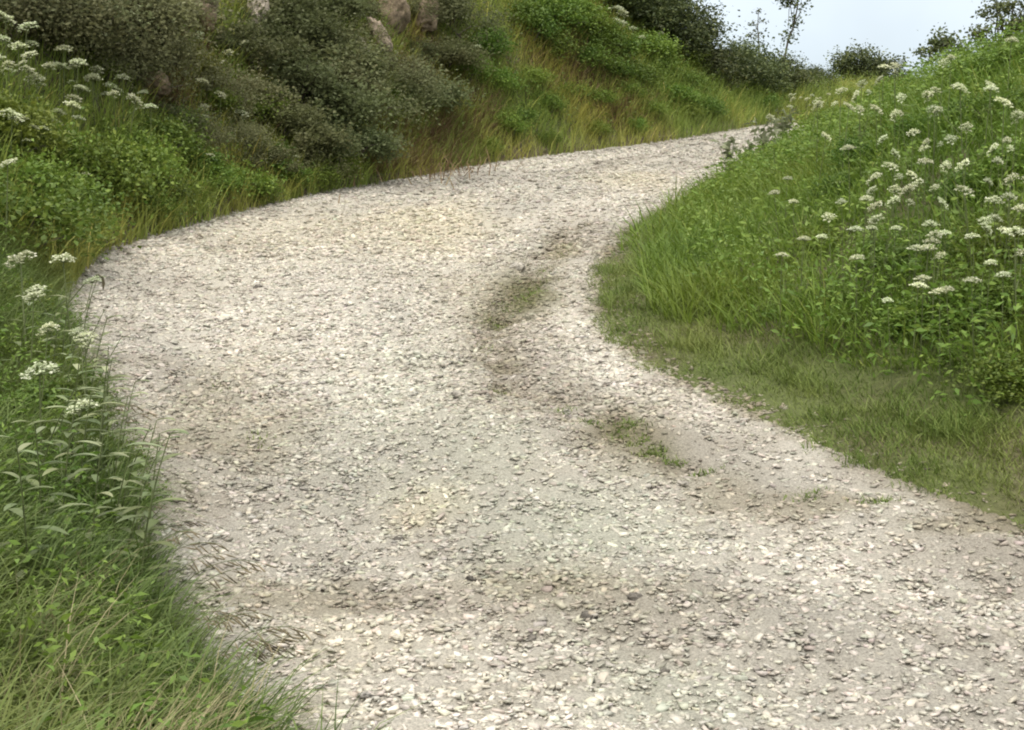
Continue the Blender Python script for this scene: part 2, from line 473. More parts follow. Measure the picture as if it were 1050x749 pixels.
def lane_colour(x, y):
    b = np.empty(np.shape(x) + (3,)); b[:] = (.475, .440, .375)
    n = fbm(x * 0.8, y * 0.8, 51)[..., None]
    u = (x - XL(y)) / (XR(y) - XL(y))
    b = b * (1 + 0.30 * n + 0.75 * fbm(u * 6.5, y * .28, 53, 3)[..., None])        # pale worn streaks along the wheel lines
    n2 = smooth(0.05, 0.25, fbm(x * 1.7, y * 1.7, 61))[..., None]
    b = b * (1 - .45 * n2) + np.array(GREY) * .45 * n2
    for (cx, cy, rx, ry, c, s) in PATCH:
        q = ((x - cx) / rx) ** 2 + ((y - cy) / ry) ** 2
        q = q * (1 + 1.6 * fbm(x * 3.1, y * 3.1, 77)) 
        wgt = (s * np.exp(-np.clip(q, 0, None) ** 1.3 * .8))[..., None]
        b = b * (1 - wgt) + c * wgt
    wc = (np.clip(.45 + 2.2 * fbm(x * 5, y * 5, 98), 0, .8) * np.exp(-((chan_dist(x, y) + .12 * fbm(x * 4, y * 4, 99)) / .17) ** 2))[..., None]
    b = b * (1 - wc) + np.array([.20, .17, .115]) * wc
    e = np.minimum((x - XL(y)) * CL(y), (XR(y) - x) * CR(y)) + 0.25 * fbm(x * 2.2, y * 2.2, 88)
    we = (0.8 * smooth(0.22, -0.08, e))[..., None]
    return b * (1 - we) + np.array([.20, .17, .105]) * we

ts = [2.0]
while ts[-1] < 44:
    ts.append(ts[-1] + 0.022 * max(1.0, (ts[-1] / 6) ** 1.5))
ts = np.array(ts)
us = np.linspace(0, 1, 231)
TY, TU = np.meshgrid(ts, us, indexing='ij')
a = XL(TY) - 0.30 / CL(TY); b = XR(TY) + 0.30 / CR(TY)
TX = a + (b - a) * TU
TZ = Ztr(TX, TY) + (0.022 * (vnoise(TX * 22, TY * 22, 5) - .5) + .010 * (vnoise(TX * 45, TY * 45, 6) - .5)) * (TY < 14)
nu = len(us)
ii = (np.arange(len(ts) - 1)[:, None] * nu + np.arange(nu - 1)[None, :])
tq = np.stack([ii, ii + 1, ii + nu + 1, ii + nu], -1).reshape(-1, 4)
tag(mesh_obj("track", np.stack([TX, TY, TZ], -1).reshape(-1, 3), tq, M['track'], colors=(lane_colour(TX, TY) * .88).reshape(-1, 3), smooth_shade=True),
    kind="structure")

# loose stone bedded in the lane
def ico(sub):
    import bmesh
    bm = bmesh.new(); bmesh.ops.create_icosphere(bm, subdivisions=sub, radius=1)
    v = np.array([p.co[:] for p in bm.verts]); f = np.array([[q.index for q in p.verts] for p in bm.faces]); bm.free()
    return v, f
ICO1, ICO2, ICO3, ICO4 = ico(1), ico(2), ico(3), ico(4)

BOX = (np.array([[a, b, c] for a in (-.72, .72) for b in (-.72, .72) for c in (-.72, .72)]),
       np.array([[0, 1, 3, 2], [4, 6, 7, 5], [0, 4, 5, 1], [2, 3, 7, 6], [0, 2, 6, 4], [1, 5, 7, 3]]))

def stones(x, y, z, size, proto, flat=0.45, sink=0.25):
    v0, f0 = proto; n = len(x); k = len(v0)
    ang = rng.uniform(0, 6.283, n)
    sx = size * rng.uniform(.8, 1.35, n); sy = size * rng.uniform(.6, 1.0, n); sz = size * rng.uniform(.6, 1.3, n) * flat
    P = v0[None] * (1 + rng.normal(0, .2, (n, k, 1)))
    if k == 8: P = P + rng.normal(0, .24, (n, k, 3))          # crushed stone: skewed blocks
    px_, py_, pz_ = P[..., 0] * sx[:, None], P[..., 1] * sy[:, None], P[..., 2] * sz[:, None]
    til = rng.normal(0, .22, n)[:, None]
    pz_ = pz_ + til * px_
    c, s = np.cos(ang)[:, None], np.sin(ang)[:, None]
    V = np.stack([x[:, None] + c * px_ - s * py_, y[:, None] + s * px_ + c * py_, z[:, None] + pz_ + (sz * (0.5 - sink))[:, None]], -1)
    F = f0[None] + (np.arange(n) * k)[:, None, None]
    return V.reshape(-1, 3), F.reshape(-1, f0.shape[1]), k

def gravel(y0, y1, n, smin, smax, proto):
    y = y0 + (y1 - y0) * rng.random(n) ** 1.25
    u = rng.random(n)
    u = np.where(rng.random(n) < .04, np.where(rng.random(n) < .5, -.015, 1.015) + rng.normal(0, .018, n), u)
    x = XL(y) + (XR(y) - XL(y)) * u
    keep = (np.abs(x / y) < 0.52)
    bare = fbm(x * 1.3, y * 1.3, 91)
    keep &= rng.random(n) < 0.86 + 1.2 * bare + 1.5 * fbm(u * 6.5, y * .28, 57, 3)
    x, y, u = x[keep], y[keep], u[keep]; n = len(x)
    size = smin + (smax - smin) * rng.random(n) ** 3
    V, F, k = stones(x, y, np.where((u < 0) | (u > 1), np.maximum(Ztr(x, y), H(x, y)), Ztr(x, y)), size, proto, .40)
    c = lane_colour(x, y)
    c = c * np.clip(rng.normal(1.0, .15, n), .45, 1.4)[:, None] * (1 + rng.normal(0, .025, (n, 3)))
    return V, F, np.repeat(np.clip(c, .02, .75), k, axis=0)

parts = [gravel(2.6, 8.5, 95000, .006, .021, BOX), gravel(8, 15, 80000, .009, .027, BOX), gravel(14, 38, 60000, .015, .042, BOX)]
off = 0; VV = []; FF = []; CC = []
for V, F, c in parts:
    VV.append(V); FF.append(F + off); CC.append(c); off += len(V)
tag(mesh_obj("gravel", np.concatenate(VV), np.concatenate(FF), M['stone'], colors=np.concatenate(CC)),
    "pale grey and buff loose stone bedded all over the lane", "gravel", kind="stuff")

# stones large enough to pick out
def stone_thing(px, py, size, tone, label, group="bigger stones lying on the lane"):
    x, y = pix_track(px, py)
    V, F, k = stones(np.array([0.]), np.array([0.]), np.array([0.]), np.array([size]), ICO3, .55, .2)
    V = V + 0.12 * size * np.stack([fbm(V[:, 0] / size * 1.7, V[:, 1] / size * 1.7 + V[:, 2] / size, s) for s in (1, 2, 3)], -1)
    o = mesh_obj("stone", V, F, M['rock'], colors=np.tile(tone, (len(V), 1)), smooth_shade=False)
    o.location = (x, y, float(Ztr(np.array(x), np.array(y))))
    tag(o, label, "stone", group)
DK = (.15, .135, .115); MID = (.30, .28, .25); PALE = (.42, .385, .33)
for a in [(604, 629, .036, DK, "dark rounded stone sitting alone on the near lane, the darkest there"),
          (652, 618, .026, DK, "small dark stone to the side of the darkest near stone"),
          (408, 549, .024, DK, "small dark stone on the lane just below the cream worn wedge"),
          (404, 556, .020, MID, "grey pebble touching the small dark stone below the cream wedge"),
          (482, 588, .025, DK, "dark flat stone on the lane above the olive stained patch"),
          (680, 680, .022, DK, "dark pebble among pale greenish gravel low on the lane"),
          (375, 712, .026, MID, "grey flat stone near the bottom of the lane, close to the overhanging grass"),
          (545, 648, .02, DK, "small dark pebble below the olive stain on the lane"),
          (265, 291, .055, DK, "flat dark stone on the upper lane near the far bank"),
          (700, 492, .034, PALE, "pale stone beside the mossy end of the washed channel"),
          (530, 272, .065, PALE, "largest pale stone at the top of the mossy hollow"),
          (468, 408, .04, PALE, "whitish stone in mid lane beside the washed channel"),
          (925, 706, .026, DK, "dark stone at the lower corner of the lane, far from the grass")]:
    stone_thing(*a)

# ------------------------------------------------------------------ grass
def blades(x, y, z, length, width, lean, bend, az, rnd, rows=4):
    n = len(x)
    t = np.linspace(0, 1, rows)
    th = lean[:, None] + bend[:, None] * (t[None, :] + 0.5 / rows)
    seg = length[:, None] / (rows - 1)
    dh = np.sin(th) * seg; dz = np.cos(th) * seg
    hh = np.concatenate([np.zeros((n, 1)), np.cumsum(dh[:, :-1], 1)], 1)
    zz = np.concatenate([np.zeros((n, 1)), np.cumsum(dz[:, :-1], 1)], 1)
    ca, sa = np.cos(az)[:, None], np.sin(az)[:, None]
    cxp, cyp, czp = x[:, None] + ca * hh, y[:, None] + sa * hh, z[:, None] + zz
    tw = az + math.pi / 2 + rng.normal(0, .6, n)
    wx, wy = np.cos(tw)[:, None], np.sin(tw)[:, None]
    wd = width[:, None] * (1 - 0.88 * t[None, :] ** 1.6) * 0.5
    A = np.stack([cxp - wx * wd, cyp - wy * wd, czp], -1)
    B = np.stack([cxp + wx * wd, cyp + wy * wd, czp], -1)
    V = np.stack([A, B], 2).reshape(-1, 3)
    base = (np.arange(n) * rows * 2)[:, None]
    r = (np.arange(rows - 1) * 2)[None, :]
    q = np.stack([base + r, base + r + 1, base + r + 3, base + r + 2], -1).reshape(-1, 4)
    return V, q, np.repeat(rnd, rows * 2)

def scatter(side, n, y0, y1, d0, d1, ypow=1.6, margin=0.50):
    y = y0 + (y1 - y0) * rng.random(n) ** ypow
    d = d0 + (d1 - d0) * rng.random(n)
    x = XL(y) - d / CL(y) if side == 'L' else XR(y) + d / CR(y)
    k = np.abs(x / y) < margin
    return x[k], y[k], d[k]

def grass(name, mat, label, sets):
    VV = []; QQ = []; RR = []; off = 0
    for s in sets:
        V, q, r = s
        VV.append(V); QQ.append(q + off); RR.append(r); off += len(V)
    o = mesh_obj(name, np.concatenate(VV), np.concatenate(QQ), mat, attrs={"rnd": np.concatenate(RR)})
    return tag(o, label, "grass", kind="stuff")

def gset(x, y, hmin, hmax, wid, lean_az=None, lean=0.25, bend=1.0, tuft=0.5, rows=4, tone=0.0):
    n = len(x)
    hn = fbm(x * 1.2, y * 1.2, 101) * 1.6 + fbm(x * 4.5, y * 4.5, 105, 2) * 1.5
    ln = hmin + (hmax - hmin) * np.clip(rng.random(n) ** 1.3 + hn * .6, 0, 1.25)
    az = rng.uniform(0, 6.283, n)
    if lean_az is not None:
        az = np.where(rng.random(n) < tuft, lean_az + rng.normal(0, .7, n), az)
    le = np.abs(rng.normal(lean, .2, n)); be = np.abs(rng.normal(bend, .45, n))
    rd = np.clip(rng.beta(2.2, 2.6, n) + tone + fbm(x * 2, y * 2, 131) * .5, 0, 1)
    return blades(x, y, np.maximum(H(x, y) - .02, Ztr(x, y) - .01), ln, wid * rng.uniform(.6, 1.4, n), le, be, az, rd, rows)

# foreground verge
x, y, d = scatter('L', 90000, 2.2, 14, -.03, 2.6, 1.25)
k = d < 2.7
g1 = gset(x, y, .13, .44, .0095, -0.15, .3, 1.35, .55)
x, y, d = scatter('L', 9000, 2.4, 12, -.1, .5, 1.0)
g1b = gset(x, y, .16, .42, .007, -0.2, .55, 1.3, .8, tone=-.1)
grass("verge_grass", M['grass_near'], "long green grass spilling over the near side of the lane", [g1, g1b])
x, y, d = scatter('L', 75000, 12, 42, -.14, 3.4, 1.0)
g2 = gset(x, y, .22, .62, .013, -0.3, .25, .8, .4)
x, y, d = scatter('L', 60000, 20, 42, .1, 8.0, 1.0)
g2b = gset(x, y, .18, .5, .017, -0.5, .3, .9, .4)
x, y, d = scatter('L', 40000, 12, 24, 2.5, 9.0, 1.0)
g2c = gset(x, y, .18, .5, .015, -0.5, .3, .9, .4, tone=.12)
grass("bank_grass", M['grass_left'], "olive green grass clothing the steep bank beyond the bend", [g2, g2b, g2c])
x, y, d = scatter('R', 120000, 4.5, 22, .35, 7.5, 1.35)
tw = np.interp(y, [4, 9, 11, 14, 40], [1.15, .95, .35, .25, .2]) + .35 * fbm(x * 1.5, y * 1.5, 141)
k = d > tw
g3 = gset(x[k], y[k], .10, .46, .010, 2.8, .3, 1.1, .35)
x, y, d = scatter('R', 60000, 14, 45, .1, 14, 1.1)
g3b = gset(x, y, .2, .5, .015, 2.8, .35, 1.2, .3)
grass("meadow_grass", M['grass_right'], "lush bright green grass covering the bank inside the bend", [g3, g3b])
x, y, d = scatter('R', 420000, 4.2, 26, -.38, 2.0, 1.5)
tw = np.interp(y, [4, 9, 11, 14, 40], [1.3, 1.15, .6, .5, .4])
k = (d < tw) & ((d > -.10) | (y < 9.5)) & (rng.random(len(d)) < smooth(-.1, .14, d + .5 * fbm(x * 3.4, y * 3.4, 151, 5)))
g4 = gset(x[k], y[k], .02, .09, .0055, 3.0, .5, .9, .3, rows=3)
k = (d < tw + .5) & (d > np.maximum(tw - .75, .05)) & (rng.random(len(d)) < .18 + 1.2 * fbm(x * 1.8, y * 1.8, 161))
g4b = gset(x[k], y[k], .06, .22, .006, 3.0, .4, 1.0, .3, rows=4)
grass("turf", M['turf'], "short worn turf strip between the lane and the tall grass", [g4, g4b])
# moss and fine grass in the washed hollow
xs = []; ys = []
for (px, py, sx, sy, n) in [(542, 297, 20, 14, 900), (640, 437, 16, 6, 260), (670, 462, 16, 5, 220), (508, 324, 12, 4, 180), (575, 258, 10, 6, 160), (556, 272, 10, 5, 160), (520, 312, 14, 5, 220), (498, 350, 8, 3, 60), (514, 398, 9, 3, 90), (575, 418, 14, 3, 90), (606, 428, 12, 4, 120),
                              (655, 450, 12, 4, 140), (690, 470, 12, 3, 110), (725, 484, 16, 3, 90), (830, 512, 20, 4, 120), (900, 522, 24, 4, 120), (265, 445, 16, 6, 60), (225, 395, 16, 8, 50)]:
    for _ in range(n):
        p = pix_track(px + random.gauss(0, sx * .55), py + random.gauss(0, sy * .55)); xs.append(p[0]); ys.append(p[1])
x = np.array(xs); y = np.array(ys); n = len(x)
V, q, r = blades(x, y, Ztr(x, y) - .004, rng.uniform(.015, .045, n), np.full(n, .007), np.abs(rng.normal(.6, .3, n)), rng.uniform(.4, 1.2, n), rng.uniform(0, 6.28, n), rng.random(n) * .7, 3)
grass("moss", M['turf'], "olive moss and fine grass in the washed hollow of the lane", [(V, q, r)])
# dead bracken and straw
xs = []; ys = []
for (px, py, sx, sy, n) in [(480, 110, 26, 18, 900), (455, 132, 45, 26, 3000), (400, 165, 60, 10, 900), (300, 60, 70, 40, 900), (350, 120, 70, 40, 900), (420, 60, 40, 40, 900), (200, 60, 40, 50, 500), (600, 70, 40, 26, 1200), (640, 110, 30, 16, 800), (570, 50, 30, 20, 500), (170, 95, 16, 10, 400)]:
    for _ in range(n):
        p = pix_ground(px + random.gauss(0, sx * .6), py + random.gauss(0, sy * .6), .15, 10)
        if p: xs.append(p[0]); ys.append(p[1])
x = np.array(xs); y = np.array(ys); n = len(x)
V, q, r = blades(x, y, H(x, y) + .05, rng.uniform(.2, .55, n), np.full(n, .016), np.abs(rng.normal(.6, .3, n)), rng.uniform(.4, 1.4, n), rng.uniform(0, 6.28, n), rng.random(n), 4)
o = grass("dead_bracken", M['dry'], "brown dead bracken and straw lying on the steep bank", [(V, q, r)])
o["category"] = "bracken"

xs = []; ys = []
for (px, py, sx, sy, n) in [(120, 728, 45, 18, 300), (30, 640, 40, 40, 60), (60, 560, 40, 40, 60), (200, 700, 25, 20, 60)]:
    for _ in range(n):
        p = pix_ground(px + random.gauss(0, sx * .6), py + random.gauss(0, sy * .6), .3, 2.6)
        if p: xs.append(p[0]); ys.append(p[1])
x = np.array(xs); y = np.array(ys); n = len(x)
V, q, r = blades(x, y, H(x, y), rng.uniform(.25, .48, n), np.full(n, .005), np.abs(rng.normal(.35, .25, n)), rng.uniform(.5, 1.4, n), rng.normal(-.2, .9, n), np.clip(rng.normal(.75, .25, n), 0, 1), 4)
grass("dry_grass", M['straw'], "straw coloured dry grass mixed into the bottom of the near verge", [(V, q, r)])

# leafy undergrowth between the grass
def leaves_at(P, size, rnd, up=0.5, aspect=.5):
    n = len(P)
    d = rng.normal(0, 1, (n, 3)); d[:, 2] = d[:, 2] * .5 + up * .3
    d /= np.linalg.norm(d, axis=1)[:, None]
    nrm = rng.normal(0, 1, (n, 3)); nrm[:, 2] += up * 2
    s = np.cross(d, nrm); s /= np.linalg.norm(s, axis=1)[:, None] + 1e-9
    L_ = size[:, None]; W = L_ * aspect * .5
    dn = np.cross(s, d)
    V = np.stack([P, P + d * L_ * .45 + s * W + dn * L_ * .08, P + d * L_ - dn * L_ * .12, P + d * L_ * .45 - s * W + dn * L_ * .08], 1).reshape(-1, 3)
    q = (np.arange(n) * 4)[:, None] + np.arange(4)[None, :]
    return V, q, np.repeat(rnd, 4)

def under(side, n, y0, y1, d0, d1, hmax, smin, smax, mat, name, label, ypow=1.3, nseed=171, asp=.38):
    x, y, d = scatter(side, n, y0, y1, d0, d1, ypow)
    k = rng.random(len(x)) < .35 + 2.2 * fbm(x * .9, y * .9, nseed)
    x, y = x[k], y[k]; n = len(x)
    z = H(x, y) + hmax * rng.random(n) ** .8
    V, q, r = leaves_at(np.stack([x, y, z], -1), rng.uniform(smin, smax, n), np.clip(rng.beta(2, 2.4, n), 0, 1), .5, asp)
    o = mesh_obj(name, V, q, mat, attrs={"rnd": r}); tag(o, label, "undergrowth", kind="stuff")
under('R', 190000, 5, 34, .7, 10, .55, .03, .075, M['lush'], "undergrowth", "low leafy weeds growing through the grass inside the bend")
under('L', 60000, 3, 13, .1, 2.6, .36, .018, .05, M['lush'], "undergrowth", "grey green weeds growing through the near verge grass", nseed=181)
under('L', 70000, 12, 40, .1, 5, .5, .035, .085, M['lush'], "undergrowth", "leafy weeds along the foot of the steep bank", 1.0, 191)

# ------------------------------------------------------------------ shrubs
def make_shrub(name, leafmat, n_leaves, radius, height, leaf, nclump=46, spread=.16, stems=7, airy=0.0, seed=0):
    global rng
    rng = np.random.default_rng(1000 + seed)
    root = empty(name)
    st = Build(); P = []; 
    per = n_leaves // nclump
    bases = []
    for k in range(nclump):
        a = rng.uniform(0, 6.283); rr = radius * math.sqrt(rng.random()) ; 
        top = height * (0.25 + .75 * math.sqrt(max(0, 1 - (rr / radius) ** 2))) * rng.uniform(.75, 1.1)
        zz = top * rng.uniform(.35, 1.0) ** .7
        c = np.array([rr * math.cos(a), rr * math.sin(a), zz])
        bases.append(c)
        s = spread * rng.uniform(.6, 1.4)
        P.append(c + rng.normal(0, 1, (int(per * rng.uniform(.5, 1.5)), 3)) * np.array([s, s, s * .65]))
    for k in range(stems):
        c = bases[int(rng.integers(nclump))]
        b0 = np.array([rng.normal(0, .08), rng.normal(0, .08), -.05])
        mid = b0 * .5 + c * .5 + np.array([0, 0, .12]) + rng.normal(0, .05, 3)
        st.tube([b0, b0 * .6 + mid * .4, mid, c * .7 + mid * .3, c], [.016, .014, .011, .008, .004], 5, rng.random())
    P = np.concatenate(P); P[:, 2] = np.maximum(P[:, 2], -.1)
    V, q, r = leaves_at(P, leaf * rng.uniform(.6, 1.4, len(P)), np.clip(rng.beta(2, 2.6, len(P)), 0, 1), .4, .6)
    mesh_obj("foliage", V, q, leafmat, root, {"rnd": r})
    st.build("stem", M['bark'], root, True)
    return root

protos = {
    'ivy': [make_shrub("ivy_bush", M['ivy'], 6500, .8, .85, .062, 30, .17, 9, seed=k) for k in range(3)],
    'scrub': [make_shrub("scrub_bush", M['scrub'], 5200, .75, .9, .05, 28, .18, 10, seed=10 + k) for k in range(3)],
    'bramble': [make_shrub("bramble_bush", M['lush'], 4200, .65, .7, .065, 34, .17, 8, seed=20 + k) for k in range(2)],
    'hedge': [make_shrub("hawthorn_bush", M['darkleaf'], 11000, 1.0, 1.3, .065, 70, .19, 9, seed=30 + k) for k in range(2)],
    'yellow': [make_shrub("spurge_bush", M['yellowleaf'], 1500, .40, .55, .055, 18, .11, 8, seed=40)],
}
used = set()
prr = random.Random(3)
def shrub(kind, px, py, scale, label, group, h=0.3, xyz=None, ymin=10):
    if xyz is None:
        p = pix_ground(px, py, h * scale, ymin)
        if p is None: return
        x, y = p; z = float(H(np.array(x), np.array(y)))
    else:
        x, y, z = xyz
    pr = prr.choice(protos[kind])
    if pr.name in used: o = copy_tree(pr)
    else: used.add(pr.name); o = pr
    o.location = (x, y, z - .05)
    o.rotation_euler = (prr.uniform(-.12, .12), prr.uniform(-.12, .12), prr.uniform(0, 6.28))
    o.scale = (scale * prr.uniform(.85, 1.15), scale * prr.uniform(.85, 1.15), scale * prr.uniform(.8, 1.15))
    tag(o, label, kind_cat[kind], group)
kind_cat = {'ivy': 'ivy bush', 'scrub': 'bush', 'bramble': 'bramble', 'hedge': 'hedge bush', 'yellow': 'spurge'}

G_IVY = "dark ivy bushes on the steepest part of the bank"
for i, (px, py, s) in enumerate([(262, 60, .9), (300, 40, 1.0), (340, 55, 1.1), (300, 95, 1.0), (335, 110, 1.0), (375, 100, 1.0), (350, 150, .9), 
                                 (425, 95, 1.0), (290, 140, .8), (255, 110, .75), (320, 8, 1.1), (455, 60, .8),  (390, 75, .8),
                                 (330, 75, 1.0), (465, 20, 1.0), (285, 20, .9), (270, 165, .6), (320, 165, .6), (372, 30, .45), (430, 12, .5), (388, 60, .4), (425, 52, .45), (220, 40, .4), (190, 12, .5), (362, 8, .5), (412, 72, .5)]):
    shrub('ivy', px, py, s, {(285, 20): "ivy bush right behind the upright pale stone", (455, 60): "ivy bush at the grassy edge of the thicket, beyond the brown rocks", (270, 165): "small ivy bush lowest in the thicket, above the lane's outer edge"}.get((px, py), "dense dark green ivy bush in the thicket hiding the steep earth bank"), G_IVY)
G_SCR = "grey green scrub bushes on the upper bank"
for i, (px, py, s) in enumerate([(40, 15, 1.0), (80, 25, 1.0), (120, 40, 1.0), (160, 30, 1.0), (100, 5, 1.1), (150, 60, .9), (60, 45, .8), (140, 85, .8),
                                 (10, 5, 1.0), (215, 95, .7), (180, 120, .6), (240, 140, .6), (110, 70, .7), (20, 30, .8), (200, 140, .55)]):
    shrub('scrub', px, py, s, "dull grey green scrub bush in the mass above the white umbels", G_SCR)
G_BR = "low green brambles on the grassy stretch of the bank"
for i, (px, py, s) in enumerate([(500, 45, .8), (540, 25, .8), (570, 50, .7), (610, 30, .9), (660, 45, .9), (700, 60, .8), (730, 75, .8), (690, 95, .7), (650, 75, .7), (760, 95, .7),
                                 (520, 130, .5), (500, 150, .45), (725, 110, .6), (780, 105, .6), (590, 15, .9), (640, 15, .9), (620, 45, .9), (600, 60, .8), (675, 30, .8), (690, 45, .8), (560, 12, .9), (630, 70, .7), (680, 70, .7), (710, 85, .7), (745, 90, .7), (665, 110, .5), (615, 100, .5), (480, 70, .6), (510, 85, .55), (540, 75, .55), (560, 105, .5), (530, 115, .45), (585, 90, .5), (640, 95, .55), (700, 110, .5), (560, 140, .35), (610, 130, .4), (650, 128, .4), (470, 110, .4)]):
    shrub('bramble', px, py, s, "low leafy green bramble on the grassy slope before the lane's far end", G_BR)
shrub('yellow', 196, 48, .8, "yellow green flowering spurge in front of the bare brown rock", "yellow green spurge plants", .45)
shrub('yellow', 205, 66, .6, "smaller yellow green spurge low beside the taller one", "yellow green spurge plants", .45)
shrub('yellow', 238, 108, .5, "faded yellow green spurge below the ivy thicket", "yellow green spurge plants", .45)

for (px, py, s_, lab) in [(812, 142, 1.0, "leafy bramble at the inner corner where the lane passes out of sight"), (826, 134, 1.2, "taller leafy bramble just beyond the one at the lane's inner corner"),
                         (842, 128, 1.2, "bramble crowning the inner verge below the sky gap"), (858, 122, 1.2, "bramble under the rounded hawthorn in the sky gap")]:
    x, y = pix_track(px, py); x = max(x, float(XR(y)) + .6)
    shrub('bramble', 0, 0, s_, lab, "brambles on the inner verge at the lane's far end", xyz=(x, y, float(H(np.array(x), np.array(y)))))
G_RB = "leafy weeds standing up from the green bank"
for i, (px, py, s_) in enumerate([(1040, 60, .6), (1000, 75, .55), (965, 80, .5), (930, 85, .5), (900, 92, .5), (870, 100, .5), (1020, 110, .5), (985, 120, .4), (945, 130, .4), (905, 135, .4), (1045, 170, .5), (990, 190, .4), (1035, 235, .45), (880, 160, .4),
                                  (860, 190, .35), (1010, 310, .4), (940, 330, .35), (1040, 380, .35), (850, 240, .35), (900, 260, .4), (820, 170, .4), (960, 250, .4)]):
    shrub('bramble', px, py, s_, "leafy green weed clump rising among grass and umbels on the green bank", G_RB, ymin=7)
G_TH = "leafy green plants breaking through the dark thicket"
for i, (px, py, s_) in enumerate([(260, 85, .55), (300, 75, .4), (335, 90, .4), (375, 130, .45), (345, 40, .45), (420, 110, .4), (275, 130, .45), (310, 125, .4), (400, 90, .35), (180, 95, .5), (215, 75, .5), (140, 50, .4), (90, 40, .4)]):
    shrub('bramble', px, py, s_, "leafy green plant breaking through the dark thicket on the steep bank", G_TH, h=.9)
G_NV = "low leafy weed clumps in the near verge"
for i, (px, py, s_) in enumerate([(25, 400, .42), (60, 415, .38), (85, 440, .32), (15, 350, .4), (50, 370, .36), (30, 460, .36), (105, 455, .26), (75, 390, .32), (10, 300, .42), (40, 320, .36), (120, 490, .24), (60, 500, .3)]):
    shrub('bramble', px, py, s_, "low leafy clump among grass and white umbels in the near verge", G_NV, ymin=3.5, h=.5)
G_LB = "leafy brambles in the tall grass at the foot of the steep bank"
for i, (px, py, s_) in enumerate([(20, 190, .8), (60, 205, .7), (105, 190, .8), (140, 175, .75), (85, 165, .7), (175, 190, .6), (210, 180, .6), (245, 185, .55), (285, 172, .55), (320, 178, .5), (40, 150, .7),
                                  (125, 140, .6), (165, 145, .6), (5, 140, .8), (345, 168, .5), (195, 160, .55), (15, 225, .8), (70, 232, .6), (150, 212, .5), (265, 195, .4)]):
    shrub('bramble', px, py, s_, "leafy green bramble pushing through tall grass at the foot of the steep bank", G_LB)
# skyline hedge above the far end of the lane
G_H = "dark hedge bushes along the skyline above the lane"
def at(px, Y): return ray(px, 300)[0] * Y
for i, (px, Y, dz, s, lab) in enumerate([(690, 33.5, 0, 1.25, "darkest hedge bush, blackish, where the skyline first opens"),
                                         (650, 33.0, .1, 1.1, None), (725, 34.5, -.25, 1.05, None), (755, 35.5, -.35, 1.0, None), (785, 36.5, -.3, 1.0, None),
                                         (808, 37.5, -.35, .8, None), (826, 38.5, -.2, .6, "smallest hedge bush, lowest at the lane's end by the open sky"),
                                         (560, 31.0, .0, 1.1, None), (605, 32.0, -.1, 1.1, None), (640, 32.5, -.1, 1.1, None), (668, 33.2, -.2, 1.0, None), (706, 34, -.2, 1.0, None), (740, 35, -.35, 1.0, None), (770, 36, -.35, .95, None)]):
    x = at(px, Y)
    shrub('hedge', 0, 0, s, lab or "dark twiggy hedge bush in the row falling towards the lane's end", G_H, xyz=(x, Y, float(H(np.array(x), np.array(Y))) + dz))

# ------------------------------------------------------------------ rocks bared in the bank
def rock(px, py, sx, sy, sz, tone, label, rot, seed, name="rock"):
    p = pix_ground(px, py, .12, 10)
    x, y = p
    v, f = ICO4
    r1 = fbm(v[:, 0] * 1.3 + seed, v[:, 1] * 1.3 + v[:, 2] * 1.7, seed) * .9
    r2 = fbm(v[:, 0] * 4 + seed, v[:, 1] * 4 - v[:, 2] * 5, seed + 3) * .35
    v = np.sign(v) * np.abs(v) ** .8
    v = v * (1 + r1 + r2)[:, None] * np.array([sx, sy, sz])
    v = v + (np.round(v[:, 2:3] / .09 + fbm(v[:, 0] * 3, v[:, 1] * 3, seed + 5)[:, None] * 2) * .09 - v[:, 2:3]) * np.array([[.1, .5, .25]])
    v = v * (1 + .22 * fbm(v[:, 0] * 9 + v[:, 2] * 4, v[:, 2] * 11 + v[:, 1] * 5, seed + 6, 3))[:, None]
    c = np.array(tone)[None] * (1 + 1.5 * fbm(v[:, 0] * 6 / sx * .3, v[:, 2] * 6, seed + 8))[:, None]
    o = mesh_obj(name, v, f, M['rock'], colors=np.clip(c, .02, .6))
    o.location = (x, y - .3, float(H(np.array(x), np.array(y))) + .2)
    o.rotation_euler = rot
    tag(o, label, "rock", "bare rocks showing through the bank")
BR = (.20, .155, .105); BR2 = (.29, .235, .175); GR = (.32, .275, .22)
rock(205, 20, .28, .22, .24, BR, "bare brown rock above the yellow green spurge", (.1, .2, .2), 4)
rock(268, 27, .14, .12, .34, GR, "upright pale stone standing clear of the dark ivy", (0, .12, .3), 5)
rock(402, 22, .27, .22, .42, BR, "larger brown rock at the top of the ivy bank", (.1, .35, 0), 6)
rock(392, 46, .12, .11, .34, BR2, "long tilted tan stone below the larger brown rock", (0, -.5, .2), 7)
rock(440, 22, .2, .16, .28, BR, "dark brown rock at the grassy end of the ivy thicket", (0, .1, .4), 8)
rock(166, 95, .18, .15, .16, BR, "small brown rock half buried among scrub and umbels", (0, .1, .1), 9)
rock(375, 60, .10, .1, .24, GR, "narrow grey stone between ivy bushes, smaller than the tilted tan one", (0, -.35, .1), 12)

